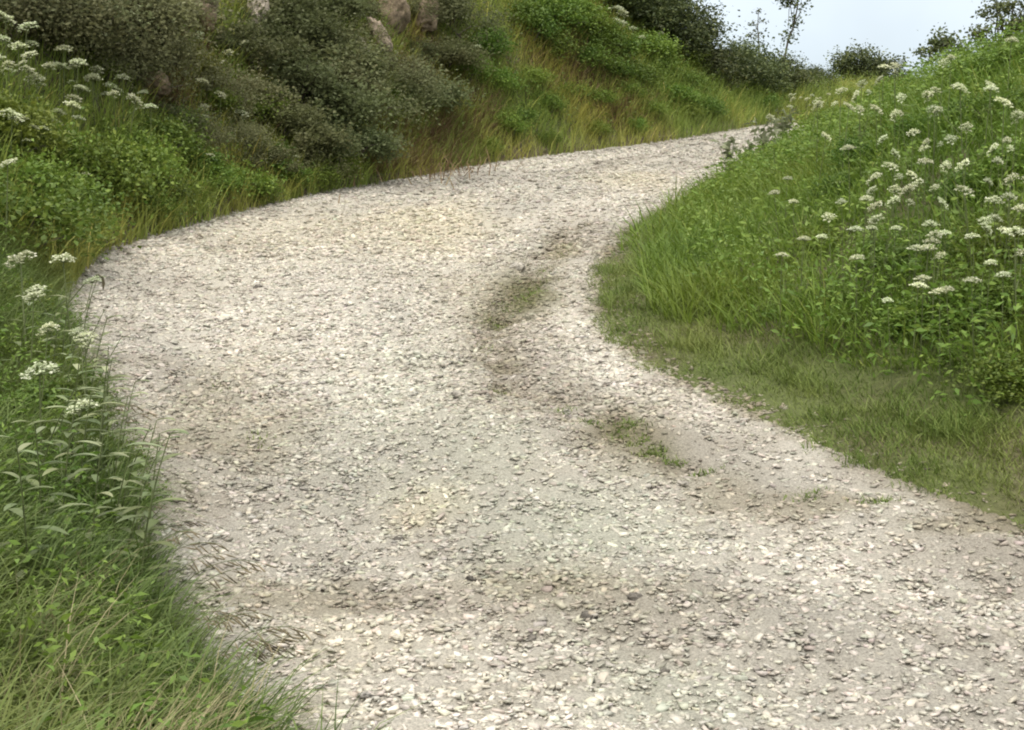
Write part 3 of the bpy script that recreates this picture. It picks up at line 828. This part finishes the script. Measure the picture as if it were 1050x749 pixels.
# ------------------------------------------------------------------ umbel plants
def head(bld_f, stem_b, c, r, tilt, n=17, petals=12):
    """one compound umbel: rays and umbellets"""
    base = c - np.array([0, 0, r * .75])
    for k in range(n):
        rr = r * math.sqrt((k + .3) / n); a = k * 2.39996 + rng.uniform(-.2, .2)
        p = c + np.array([rr * math.cos(a), rr * math.sin(a), -.6 * rr * rr / r + tilt[0] * rr * math.cos(a) + tilt[1] * rr * math.sin(a) + rng.normal(0, .004)])
        stem_b.tube([base, base * .4 + p * .6 - np.array([0, 0, .003]), p - np.array([0, 0, .003])], [.0016, .0012, .0009], 4, .6)
        m = petals
        pr = r * .25 * np.sqrt(rng.random(m)); pa = rng.uniform(0, 6.283, m)
        Q = p + np.stack([pr * np.cos(pa), pr * np.sin(pa), rng.normal(0, r * .07, m)], -1)
        V, q, rd = leaves_at(Q, np.full(m, r * .23), np.clip(rng.normal(.45, .28, m), 0, 1), 1.2, .95)
        bld_f.add(V, quads=q, rnd=rd)

def fern_leaf(b, p0, az, length, rnd):
    """a pinnate leaf: midrib with paired cut leaflets"""
    t = np.linspace(0, 1, 8)
    px_ = length * t * .9; pz_ = length * (.45 * t - .55 * t * t)
    pts = np.stack([p0[0] + math.cos(az) * px_, p0[1] + math.sin(az) * px_, p0[2] + pz_], -1)
    b.tube(pts, np.linspace(.003, .001, 8), 4, .3)
    sd = np.array([-math.sin(az), math.cos(az), 0]); fw = np.array([math.cos(az), math.sin(az), 0])
    for i in range(2, 8):
        L2 = length * .42 * (1 - t[i] * .8) 
        for s in (-1, 1):
            d = (sd * s + fw * .45); d /= np.linalg.norm(d)
            for j in range(1, 5):
                q0 = pts[i] + d * L2 * j / 5
                lf = L2 * .42 * (1.15 - j / 5)
                for s2 in (-1, 1):
                    e = d * .7 + s2 * np.cross(d, [0, 0, 1]) * .8 + np.array([0, 0, rng.normal(0, .25)]); e /= np.linalg.norm(e)
                    w_ = np.cross(e, [0, 0, 1.]); w_ /= np.linalg.norm(w_) + 1e-9
                    b.add([q0, q0 + e * lf * .5 + w_ * lf * .22, q0 + e * lf, q0 + e * lf * .5 - w_ * lf * .22], quads=[[0, 1, 2, 3]], rnd=min(1, max(0, rnd + rng.normal(0, .15))))

def make_umbel(seed, nheads, leafy=3, r0=.064):
    global rng
    rng = np.random.default_rng(300 + seed)
    root = empty("cow_parsley")
    st = Build()
    sway = rng.normal(0, .03, 2)
    main = np.array([[-sway[0], -sway[1], -.03], [-sway[0] * .6, -sway[1] * .6, .3], [-sway[0] * .2, -sway[1] * .2, .65], [0, 0, 1.0 - r0 * .75]])
    st.tube(main, [.006, .0055, .004, .003], 6, .4)
    for k in range(nheads):
        f = Build()
        if k == 0:
            c = np.array([0, 0, 1.0]); r = r0
        else:
            a = rng.uniform(0, 6.283); dist = rng.uniform(.12, .26)
            c = np.array([dist * math.cos(a), dist * math.sin(a), rng.uniform(.72, 1.0)]); r = r0 * rng.uniform(.5, .9)
            b0 = main[1] * .4 + main[2] * .6
            st.tube([b0, b0 * .5 + c * .5 + np.array([c[0] * .15, c[1] * .15, -.06]), c - np.array([0, 0, r * .75])], [.0035, .003, .0022], 5, .5)
        head(f, st, c, r, rng.normal(0, .3, 2))
        f.build("flower_head", M['umbel'], root)
    st.build("stem", M['stem'], root, True)
    for k in range(leafy):
        lb = Build()
        zz = rng.uniform(.15, .6)
        fern_leaf(lb, np.array([0, 0, zz]), rng.uniform(0, 6.283), rng.uniform(.22, .36), .5)
        lb.build("leaf", M['lush'], root)
    return root

UMB = [make_umbel(k, n) for k, n in enumerate([1, 1, 2, 2, 3, 4])]
umb_used = set()
OWN = {(5, 17): "topmost creamy umbel of the drift above the steep bank's tall grass",
       (152, 107): "creamy umbel at the end of the drift nearest the ivy thicket",
       (83, 177): "lowest isolated umbel in the tall grass of the steep bank",
       (277, 46): "small umbel set against the dark ivy, farthest from the spurge",
       (487, 47): "single pale umbel on the grassy slope beside the ivy thicket",
       (805, 182): "outlying umbel on the green bank, closest to where the lane narrows",
       (799, 260): "outlying umbel on the green bank, closest to the lane's inner edge low down"}
def umbel(px, py, h, label, group, which=None, hs=1.0, ymin=8):
    label = OWN.get((int(px), int(py)), label)
    p = pix_ground(px, py, h, ymin)
    if p is None: return
    x, y = p
    pr = UMB[which] if which is not None else prr.choice(UMB)
    o = pr if pr.name not in umb_used else copy_tree(pr)
    umb_used.add(pr.name)
    o.location = (x, y, float(H(np.array(x), np.array(y))))
    o.rotation_euler = (prr.gauss(0, .07), prr.gauss(0, .07), prr.uniform(0, 6.28))
    s = hs * prr.uniform(.6, 1.1)
    o.scale = (s, s, max(h, .8 * s))
    o.location.z -= max(h, .8 * s) - h
    tag(o, label, "cow parsley", group)

def zz3(lst): return [(680 + a / 2.84, b / 2.84) for a, b in lst]
upper = zz3([(590, 170), (635, 190), (680, 190), (800, 180), (985, 290), (930, 243), (880, 250), (975, 250), (1000, 110), (840, 160), (650, 225), (580, 240), (715, 278), (790, 275), (630, 310), (575, 312),
             (605, 270), (680, 330), (510, 257), (455, 300), (465, 270), (515, 297), (420, 285), (380, 275), (800, 315), (1020, 330)])
mid = zz3([(725, 380), (895, 365), (740, 412), (640, 400), (560, 425), (445, 392), (700, 475), (765, 465), (745, 502), (735, 550), (620, 510),
           (795, 585), (765, 645), (790, 680), (905, 550), (930, 655), (1000, 518), (990, 465), (870, 400), (950, 430), (1010, 400), (680, 440), (900, 470)])
clus = zz3([(620, 548), (660, 545), (540, 580), (585, 573), (635, 577), (605, 595), (495, 625), (630, 632), (760, 527), (825, 480)])
low = zz3([(385, 582), (350, 555), (355, 517), (400, 690), (565, 662), (600, 660), (665, 660), (455, 685), (720, 715), (770, 715), (830, 675)]) + \
      [(934, 290), (918, 307), (970, 317), (821, 243), (799, 260), (976, 337), (954, 246), (1000, 285), (1030, 300), (1005, 240), (880, 262)]
edge = zz3([(975, 577), (1020, 568), (1025, 605), (1040, 665)])
for p in upper: umbel(*p, .78, "white umbel plant high on the green bank just under the skyline", "umbels under the skyline of the green bank", hs=.85, which=prr.choice([0, 1, 1, 2]))
for p in mid: umbel(*p, .72, "white umbel plant scattered over the middle of the green bank", "umbels over the middle of the green bank", which=prr.choice([0, 1, 1, 2, 3]), hs=.78)
for p in clus: umbel(*p, .70, "bright white umbel plant in the tight cluster halfway up the green bank", "tight umbel cluster on the green bank", which=prr.choice([0, 1, 1, 2]), hs=.88)
for p in low: umbel(*p, .55, "single low umbel plant in the grass below the main flower drift", "low umbels on the lower green bank", which=0, hs=.8)
for p in edge: umbel(*p, .72, "bright umbel plant beside the dark hollow near the picture's edge on the green bank", "umbels by the dark hollow in the green bank", which=3)
umbel(1012, 266, .55, "brightest lone white umbel, lowest at the outer side of the green bank", "lone bright umbels on the green bank", which=0, hs=.95)
umbel(950, 282, .52, "small bright lone umbel just inward of the brightest one", "lone bright umbels on the green bank", which=0, hs=.8)
# upper left drift
left = [(5, 17), (15, 25), (2, 38), (18, 45), (42, 43), (12, 66), (30, 70), (62, 48), (57, 63), (72, 61), (84, 67), (100, 70), (106, 78), (124, 78), (40, 79), (70, 97), (68, 105), (82, 119), (116, 98), (30, 55), (8, 55),
        (96, 76), (128, 86), (20, 120), (152, 107), (5, 115)]
for p in left: umbel(*p, .75, "creamy white umbel plant in the drift topping the tall grass by the scrub", "umbel drift above the tall grass of the steep bank", hs=1.55)
for p in [(207, 35), (235, 53), (200, 82), (226, 64), (188, 75), (262, 82), (210, 119), (221, 108), (255, 114), (240, 45), (277, 46), (218, 95)]:
    umbel(*p, .6, "small cream umbel plant around the spurge between scrub and ivy", "small umbels around the spurge", which=prr.choice([0, 1, 2]), hs=1.25)
for p in [(146, 157), (83, 177), (160, 160), (206, 157), (312, 150), (325, 155), (300, 160)]:
    umbel(*p, .5, "isolated small umbel plant low in the tall grass of the steep bank", "isolated umbels low on the steep bank", which=0, hs=.85)
umbel(3, 165, .8, "large white umbel at the edge of the tall grass above the verge", "large edge umbels", which=1, hs=1.3)
for p in [(610, 8), (627, 7), (637, 12), (645, 28), (660, 14), (675, 26), (680, 33), (600, 20), (667, 4), (632, 20), (487, 47)]:
    umbel(*p, .8, "pale umbel plant in the green patch at the top of the far bank", "umbels at the top of the far bank", hs=1.8)
# lane's far end, by the inner verge
for p in [(800, 118), (815, 100), (806, 108), (835, 97), (828, 104)]:
    umbel(*p, .8, "pale umbel plant leaning over the lane where it leaves sight", "umbels where the lane leaves sight", hs=1.0, ymin=16)
# foreground
fg = [(40, 374, .62, 3, 1.5, "full white umbel plant in the near verge, the biggest flower head there"),
      (20, 260, .80, 1, 1.35, "tall greenish umbel rising highest from the near verge"),
      (70, 262, .78, 4, 1.15, "many headed white umbel plant at the top of the near verge"),
      (35, 335, .66, 2, 1.1, "white umbel plant between the tall heads and the full one in the near verge"),
      (82, 345, .58, 2, 1.1, "small white umbel plant leaning out over the lane from the near verge"),
      (30, 300, .72, 1, .8, "faint white umbel plant behind the many headed one in the near verge")]
for (px, py, h, wv, hs, lab) in fg:
    umbel(px, py, h, lab, "umbel plants in the near verge", which=wv, hs=hs, ymin=3.5)

# ------------------------------------------------------------------ leafy weeds and bending grasses of the near verge
def make_weed(seed):
    global rng
    rng = np.random.default_rng(500 + seed)
    root = empty("leafy_weed")
    st = Build()
    bend = rng.uniform(.05, .2); a0 = rng.uniform(-.6, .6)
    pts = np.array([[bend * t * t * math.cos(a0), bend * t * t * math.sin(a0), .62 * t - .03] for t in np.linspace(0, 1, 7)])
    st.tube(pts, np.linspace(.005, .002, 7), 5, .3)
    st.build("stem", M['stem'], root, True)
    for k in range(11):
        t = .25 + .75 * k / 10
        p = np.array([np.interp(t, np.linspace(0, 1, 7), pts[:, i]) for i in range(3)])
        az = k * 2.4 + rng.normal(0, .3); L_ = rng.uniform(.10, .17) * (1.2 - .5 * t); W = L_ * .27
        lb = Build(); m = 6; rows = []
        for j in range(m):
            u = j / (m - 1); w_ = W * math.sin(math.pi * min(1, u * .93 + .05)) ** .8 * .5
            o_ = L_ * u; zz_ = .35 * o_ - 2.2 * o_ * o_
            for s in (-1, 0, 1):
                rows.append(p + np.array([math.cos(az) * o_ - math.sin(az) * w_ * s, math.sin(az) * o_ + math.cos(az) * w_ * s, zz_ + abs(s) * w_ * .35]))
        q = []
        for j in range(m - 1):
            for s in range(2):
                q.append([j * 3 + s, j * 3 + s + 1, j * 3 + s + 4, j * 3 + s + 3])
        lb.add(rows, quads=q, rnd=rng.uniform(.1, .9))
        lb.build("leaf", M['pale'], root, True)
    return root
WEED = [make_weed(k) for k in range(4)]
wu = set()
wspots = [(62, 345), (85, 360), (100, 385), (70, 400), (95, 420), (118, 440), (60, 440), (110, 465), (135, 455), (30, 420), (90, 470), (140, 490), (15, 320), (45, 310), (60, 320), (25, 480), (80, 300), (75, 335), (108, 370), (100, 400), (112, 425), (125, 470), (50, 330), (88, 350), (120, 395), (45, 400), (78, 420), (40, 445), (148, 475)]
for i, (px, py) in enumerate(wspots):
    h = .5
    p = pix_ground(px, py, h, 3.0)
    if not p: continue
    pr = WEED[i % 4]; o = pr if pr.name not in wu else copy_tree(pr); wu.add(pr.name)
    o.location = (p[0], p[1], float(H(np.array(p[0]), np.array(p[1]))) - .02)
    o.rotation_euler = (0, 0, prr.uniform(-1.2, 1.2)); s = prr.uniform(.85, 1.15); o.scale = (s, s, s)
    tag(o, "grey green narrow leaved weed on the lane side of the near verge", "weed", "leafy weeds along the near verge")

def make_seedgrass(seed):
    global rng
    rng = np.random.default_rng(700 + seed)
    root = empty("seeding_grass")
    st = Build()
    n = 10; ts_ = np.linspace(0, 1, n); L_ = rng.uniform(.5, .66)
    th = .25 + rng.uniform(1.2, 1.75) * ts_ ** 1.5
    xs_ = np.concatenate([[0], np.cumsum(np.sin(th[:-1]) * L_ / (n - 1))]); zs_ = np.concatenate([[0], np.cumsum(np.cos(th[:-1]) * L_ / (n - 1))])
    pts = np.stack([xs_, rng.normal(0, .003, n).cumsum(), zs_], -1)
    st.tube(pts, np.linspace(.0022, .0012, n), 5, .3)
    st.build("stem", M['stem'], root, True)
    sb = Build()
    for k in range(8):
        u = .70 + .30 * k / 7
        p = np.array([np.interp(u, ts_, pts[:, i]) for i in range(3)])
        d = np.array([.8, rng.normal(0, .45), -.35 + rng.normal(0, .25)]); d /= np.linalg.norm(d)
        l2 = rng.uniform(.022, .04); e = p + d * l2
        sb.tube([p, p * .6 + e * .4, e, e + d * .026, e + d * .034], [.0008, .0011, .0035, .003, .0006], 5, rng.random())
    sb.build("seed_head", M['seed'], root, True)
    return root
SG = [make_seedgrass(k) for k in range(4)]
su = set()
for i, (px, py) in enumerate([(225, 640), (235, 655), (245, 675), (250, 690), (262, 705), (268, 722), (275, 735), (215, 620), (255, 745), (160, 500), (150, 480), (172, 530), (182, 560), (195, 590),
                              (205, 605), (140, 465), (240, 665), (270, 745), (258, 700), (262, 712), (280, 742), (272, 728), (255, 690)]):
    p = pix_track(px - 14, py + 8)
    x = float(min(p[0], XL(p[1]) - .03)); y = p[1]
    pr = SG[i % 4]; o = pr if pr.name not in su else copy_tree(pr); su.add(pr.name)
    o.location = (x, y, float(H(np.array(x), np.array(y))) - .01)
    o.rotation_euler = (0, 0, prr.uniform(-.7, .6)); s = prr.uniform(.6, 1.0); o.scale = (s, s, s * .9)
    tag(o, "bending grass stalk with brown seed head arching over the lane", "grass stalk", "seeding grass stalks arching over the lane")

# one leaning stalk with a drooping bud
root = empty("budding_stalk")
x_, y_ = pix_ground(48, 335, .25, 4)
zb = float(H(np.array(x_), np.array(y_)))
root.location = (x_, y_, zb)
tag(root, "dark leaning stalk with a drooping bud reaching over the lane between white umbels", "budding stalk")
e_ = np.array([at_(104, y_) - x_, 0, zp_(284, y_) - zb])
b_ = Build(); b_.tube([[0, 0, -.02], e_ * [.3, 0, .62], e_ * [.72, 0, .93], e_ * [.96, 0, 1.03]], [.005, .0045, .0035, .0025], 6, .2); b_.build("stem", M['stem'], root, True)
b_ = Build(); b_.tube([e_ * [.96, 0, 1.03], e_ + [.012, 0, -.01], e_ + [.016, 0, -.045], e_ + [.012, 0, -.085]], [.003, .009, .011, .003], 7, .2); b_.build("bud", M['seed'], root, True)

# thistly dock plants at the inner corner of the far lane
def make_dock(seed):
    global rng
    rng = np.random.default_rng(800 + seed)
    root = empty("thistle")
    st = Build()
    for k in range(8):
        a = rng.uniform(0, 6.28); sp = rng.uniform(.05, .4); hh = rng.uniform(.45, .85)
        st.tube([[0, 0, -.02], [sp * .4 * math.cos(a), sp * .4 * math.sin(a), hh * .5], [sp * math.cos(a), sp * math.sin(a), hh]], [.006, .005, .003], 5, .8)
        lb = Build()
        for j in range(9):
            t = .3 + .7 * j / 9
            P = np.array([[sp * t * t * math.cos(a), sp * t * t * math.sin(a), hh * t]])
            V, q, r = leaves_at(P, np.array([rng.uniform(.09, .2)]), np.array([rng.random()]), .3, .5)
            lb.add(V, quads=q, rnd=r)
        lb.build("foliage", M['thistle'], root)
    st.build("stem", M['thistle'], root, True)
    return root
DK_ = [make_dock(0), make_dock(1)]
for i, (px, py, s, lab) in enumerate([(748, 190, .95, "greyish thistle standing nearest the lane at the inner corner"), (784, 165, 1.0, "tall pale thistle clump on the corner, just inside the nearest thistle"),
                                      (766, 178, .7, "short pale thistle at the foot of the grass between the two taller ones"), (801, 148, 1.0, "farthest pale thistle, where the lane passes behind the green bank")]):
    p = pix_track(px, py)
    o = DK_[i] if i < 2 else copy_tree(DK_[i % 2])
    x = max(p[0], float(XR(p[1])) - .05)
    o.location = (x, p[1], float(H(np.array(x), np.array(p[1]))) - .02); o.rotation_euler = (0, 0, i * 1.7); o.scale = (s, s, s)
    tag(o, lab, "thistle", "pale thistles at the inner corner of the lane")

# ------------------------------------------------------------------ trees against the sky
def make_tree(name, label, cat, x, Y, z0, crown_pts, trunk_pts, trunk_r, leafmat, n, leaf, spread, limbs=True, group=None, seed=0):
    """crown_pts: clump centres relative to the foot"""
    global rng
    rng = np.random.default_rng(900 + seed)
    root = empty(name, (x, Y, z0))
    tag(root, label, cat, group)
    tr = Build(); tp = np.array(trunk_pts, float)
    tr.tube(tp, np.linspace(trunk_r, trunk_r * .35, len(tp)), 8, .5)
    P = []
    for c in crown_pts:
        c = np.array(c, float)
        if limbs:
            j = int(rng.integers(max(1, len(tp) // 2), len(tp)))
            b0 = tp[j]
            tr.tube([b0, b0 * .55 + c * .45 + rng.normal(0, .05, 3), c], [trunk_r * .35, trunk_r * .25, trunk_r * .1], 5, rng.random())
        m = int(n / len(crown_pts) * rng.uniform(.6, 1.4))
        s = spread * rng.uniform(.6, 1.3)
        P.append(c + rng.normal(0, 1, (m, 3)) * np.array([s, s, s * .7]))
    P = np.concatenate(P)
    V, q, r = leaves_at(P, leaf * rng.uniform(.6, 1.4, len(P)), np.clip(rng.beta(2, 2.4, len(P)), 0, 1), .3, .6)
    tr.build("trunk", M['bark'], root, True)
    mesh_obj("crown", V, q, leafmat, root, {"rnd": r})

def foot(px, Y):
    x = at(px, Y); return x, Y, float(H(np.array(x), np.array(Y)))
def zpix(py, Y): return CAMZ + ray(525, py)[1] * Y
# thin sapling leaning at the hedge's end
x, Y, z = foot(797, 37.0)
top = zpix(0, Y) - z; low_ = zpix(48, Y) - z
make_tree("sapling", "thin leaning sapling standing clear against the sky at the hedge's end", "tree", x, Y, z,
          [(.42, 0, top - .15), (.1, .1, top - .05), (-.15, 0, top + .1), (.3, 0, top + .3), (.05, 0, top + .55), (.12, 0, low_ + .25), (.32, .05, low_ + .6), (.2, 0, top), (.45, 0, top + .1), (.0, .1, top + .2)],
          [(0, 0, -.2), (0.02, 0, low_ * .6), (.12, 0, low_ + .1), (.26, 0, low_ + .5), (.36, 0, top - .15), (.3, 0, top + .4)], .035, M['darkleaf'], 800, .09, .12, seed=1)
x, Y, z = foot(772, 36.3)
t2 = zpix(12, Y) - z
make_tree("sapling", "wispy bare twigged sapling rising from the middle of the skyline hedge", "tree", x, Y, z,
          [(0, 0, t2), (.12, 0, t2 - .25), (-.1, 0, t2 - .3), (.05, 0, t2 - .55), (-.2, 0, t2 - .6)],
          [(0, 0, 0), (.03, 0, t2 * .5), (-.02, 0, t2 * .8), (0, 0, t2)], .02, M['darkleaf'], 170, .07, .09, seed=2)
# rounded dark bush over the crest
def dome(rx, rz, n, seed, squash=1.0):
    r = np.random.default_rng(seed); out = []
    while len(out) < n:
        p = r.uniform(-1, 1, 3)
        if .35 < np.linalg.norm(p) < 1 and p[2] > -.4: out.append((p[0] * rx, p[1] * rx * .8, p[2] * rz))
    return out
x, Y, z = foot(882, 44)
zc = zpix(88, Y) - z
make_tree("hawthorn_tree", "rounded dark brownish hawthorn peeping over the crest in the sky gap", "tree", x, Y, z,
          [(a, b, zc + c) for a, b, c in dome(1.2, 1.05, 52, 5)], [(0, 0, -.3), (.05, 0, zc * .5), (0, 0, zc)], .09, M['darkleaf'], 15000, .085, .2, seed=3)
x, Y, z = foot(1020, 27)
zc = zpix(40, Y) - z + .08
make_tree("hawthorn_tree", "open crowned arching hawthorn above the green bank with sky through it", "tree", x, Y, z,
          [(a, b, zc + c) for a, b, c in dome(.75, .62, 26, 6)] + [(-.55, 0, zc + .05), (.1, 0, zc + .62), (.4, 0, zc + .6), (-.2, 0, zc + .55)],
          [(0, 0, -.3), (-.1, 0, zc * .5), (0, 0, zc)], .06, M['darkleaf'], 2600, .075, .11, seed=4)
x, Y, z = foot(958, 26)
zc = zpix(52, Y) - z
make_tree("sapling", "small bushy sapling breaking the green bank's skyline next to the hawthorn", "tree", x, Y, z,
          [(a, b, zc + c) for a, b, c in dome(.42, .38, 14, 7)], [(0, 0, -.2), (.03, 0, zc * .5), (0, 0, zc)], .03, M['darkleaf'], 1100, .07, .10, seed=5)
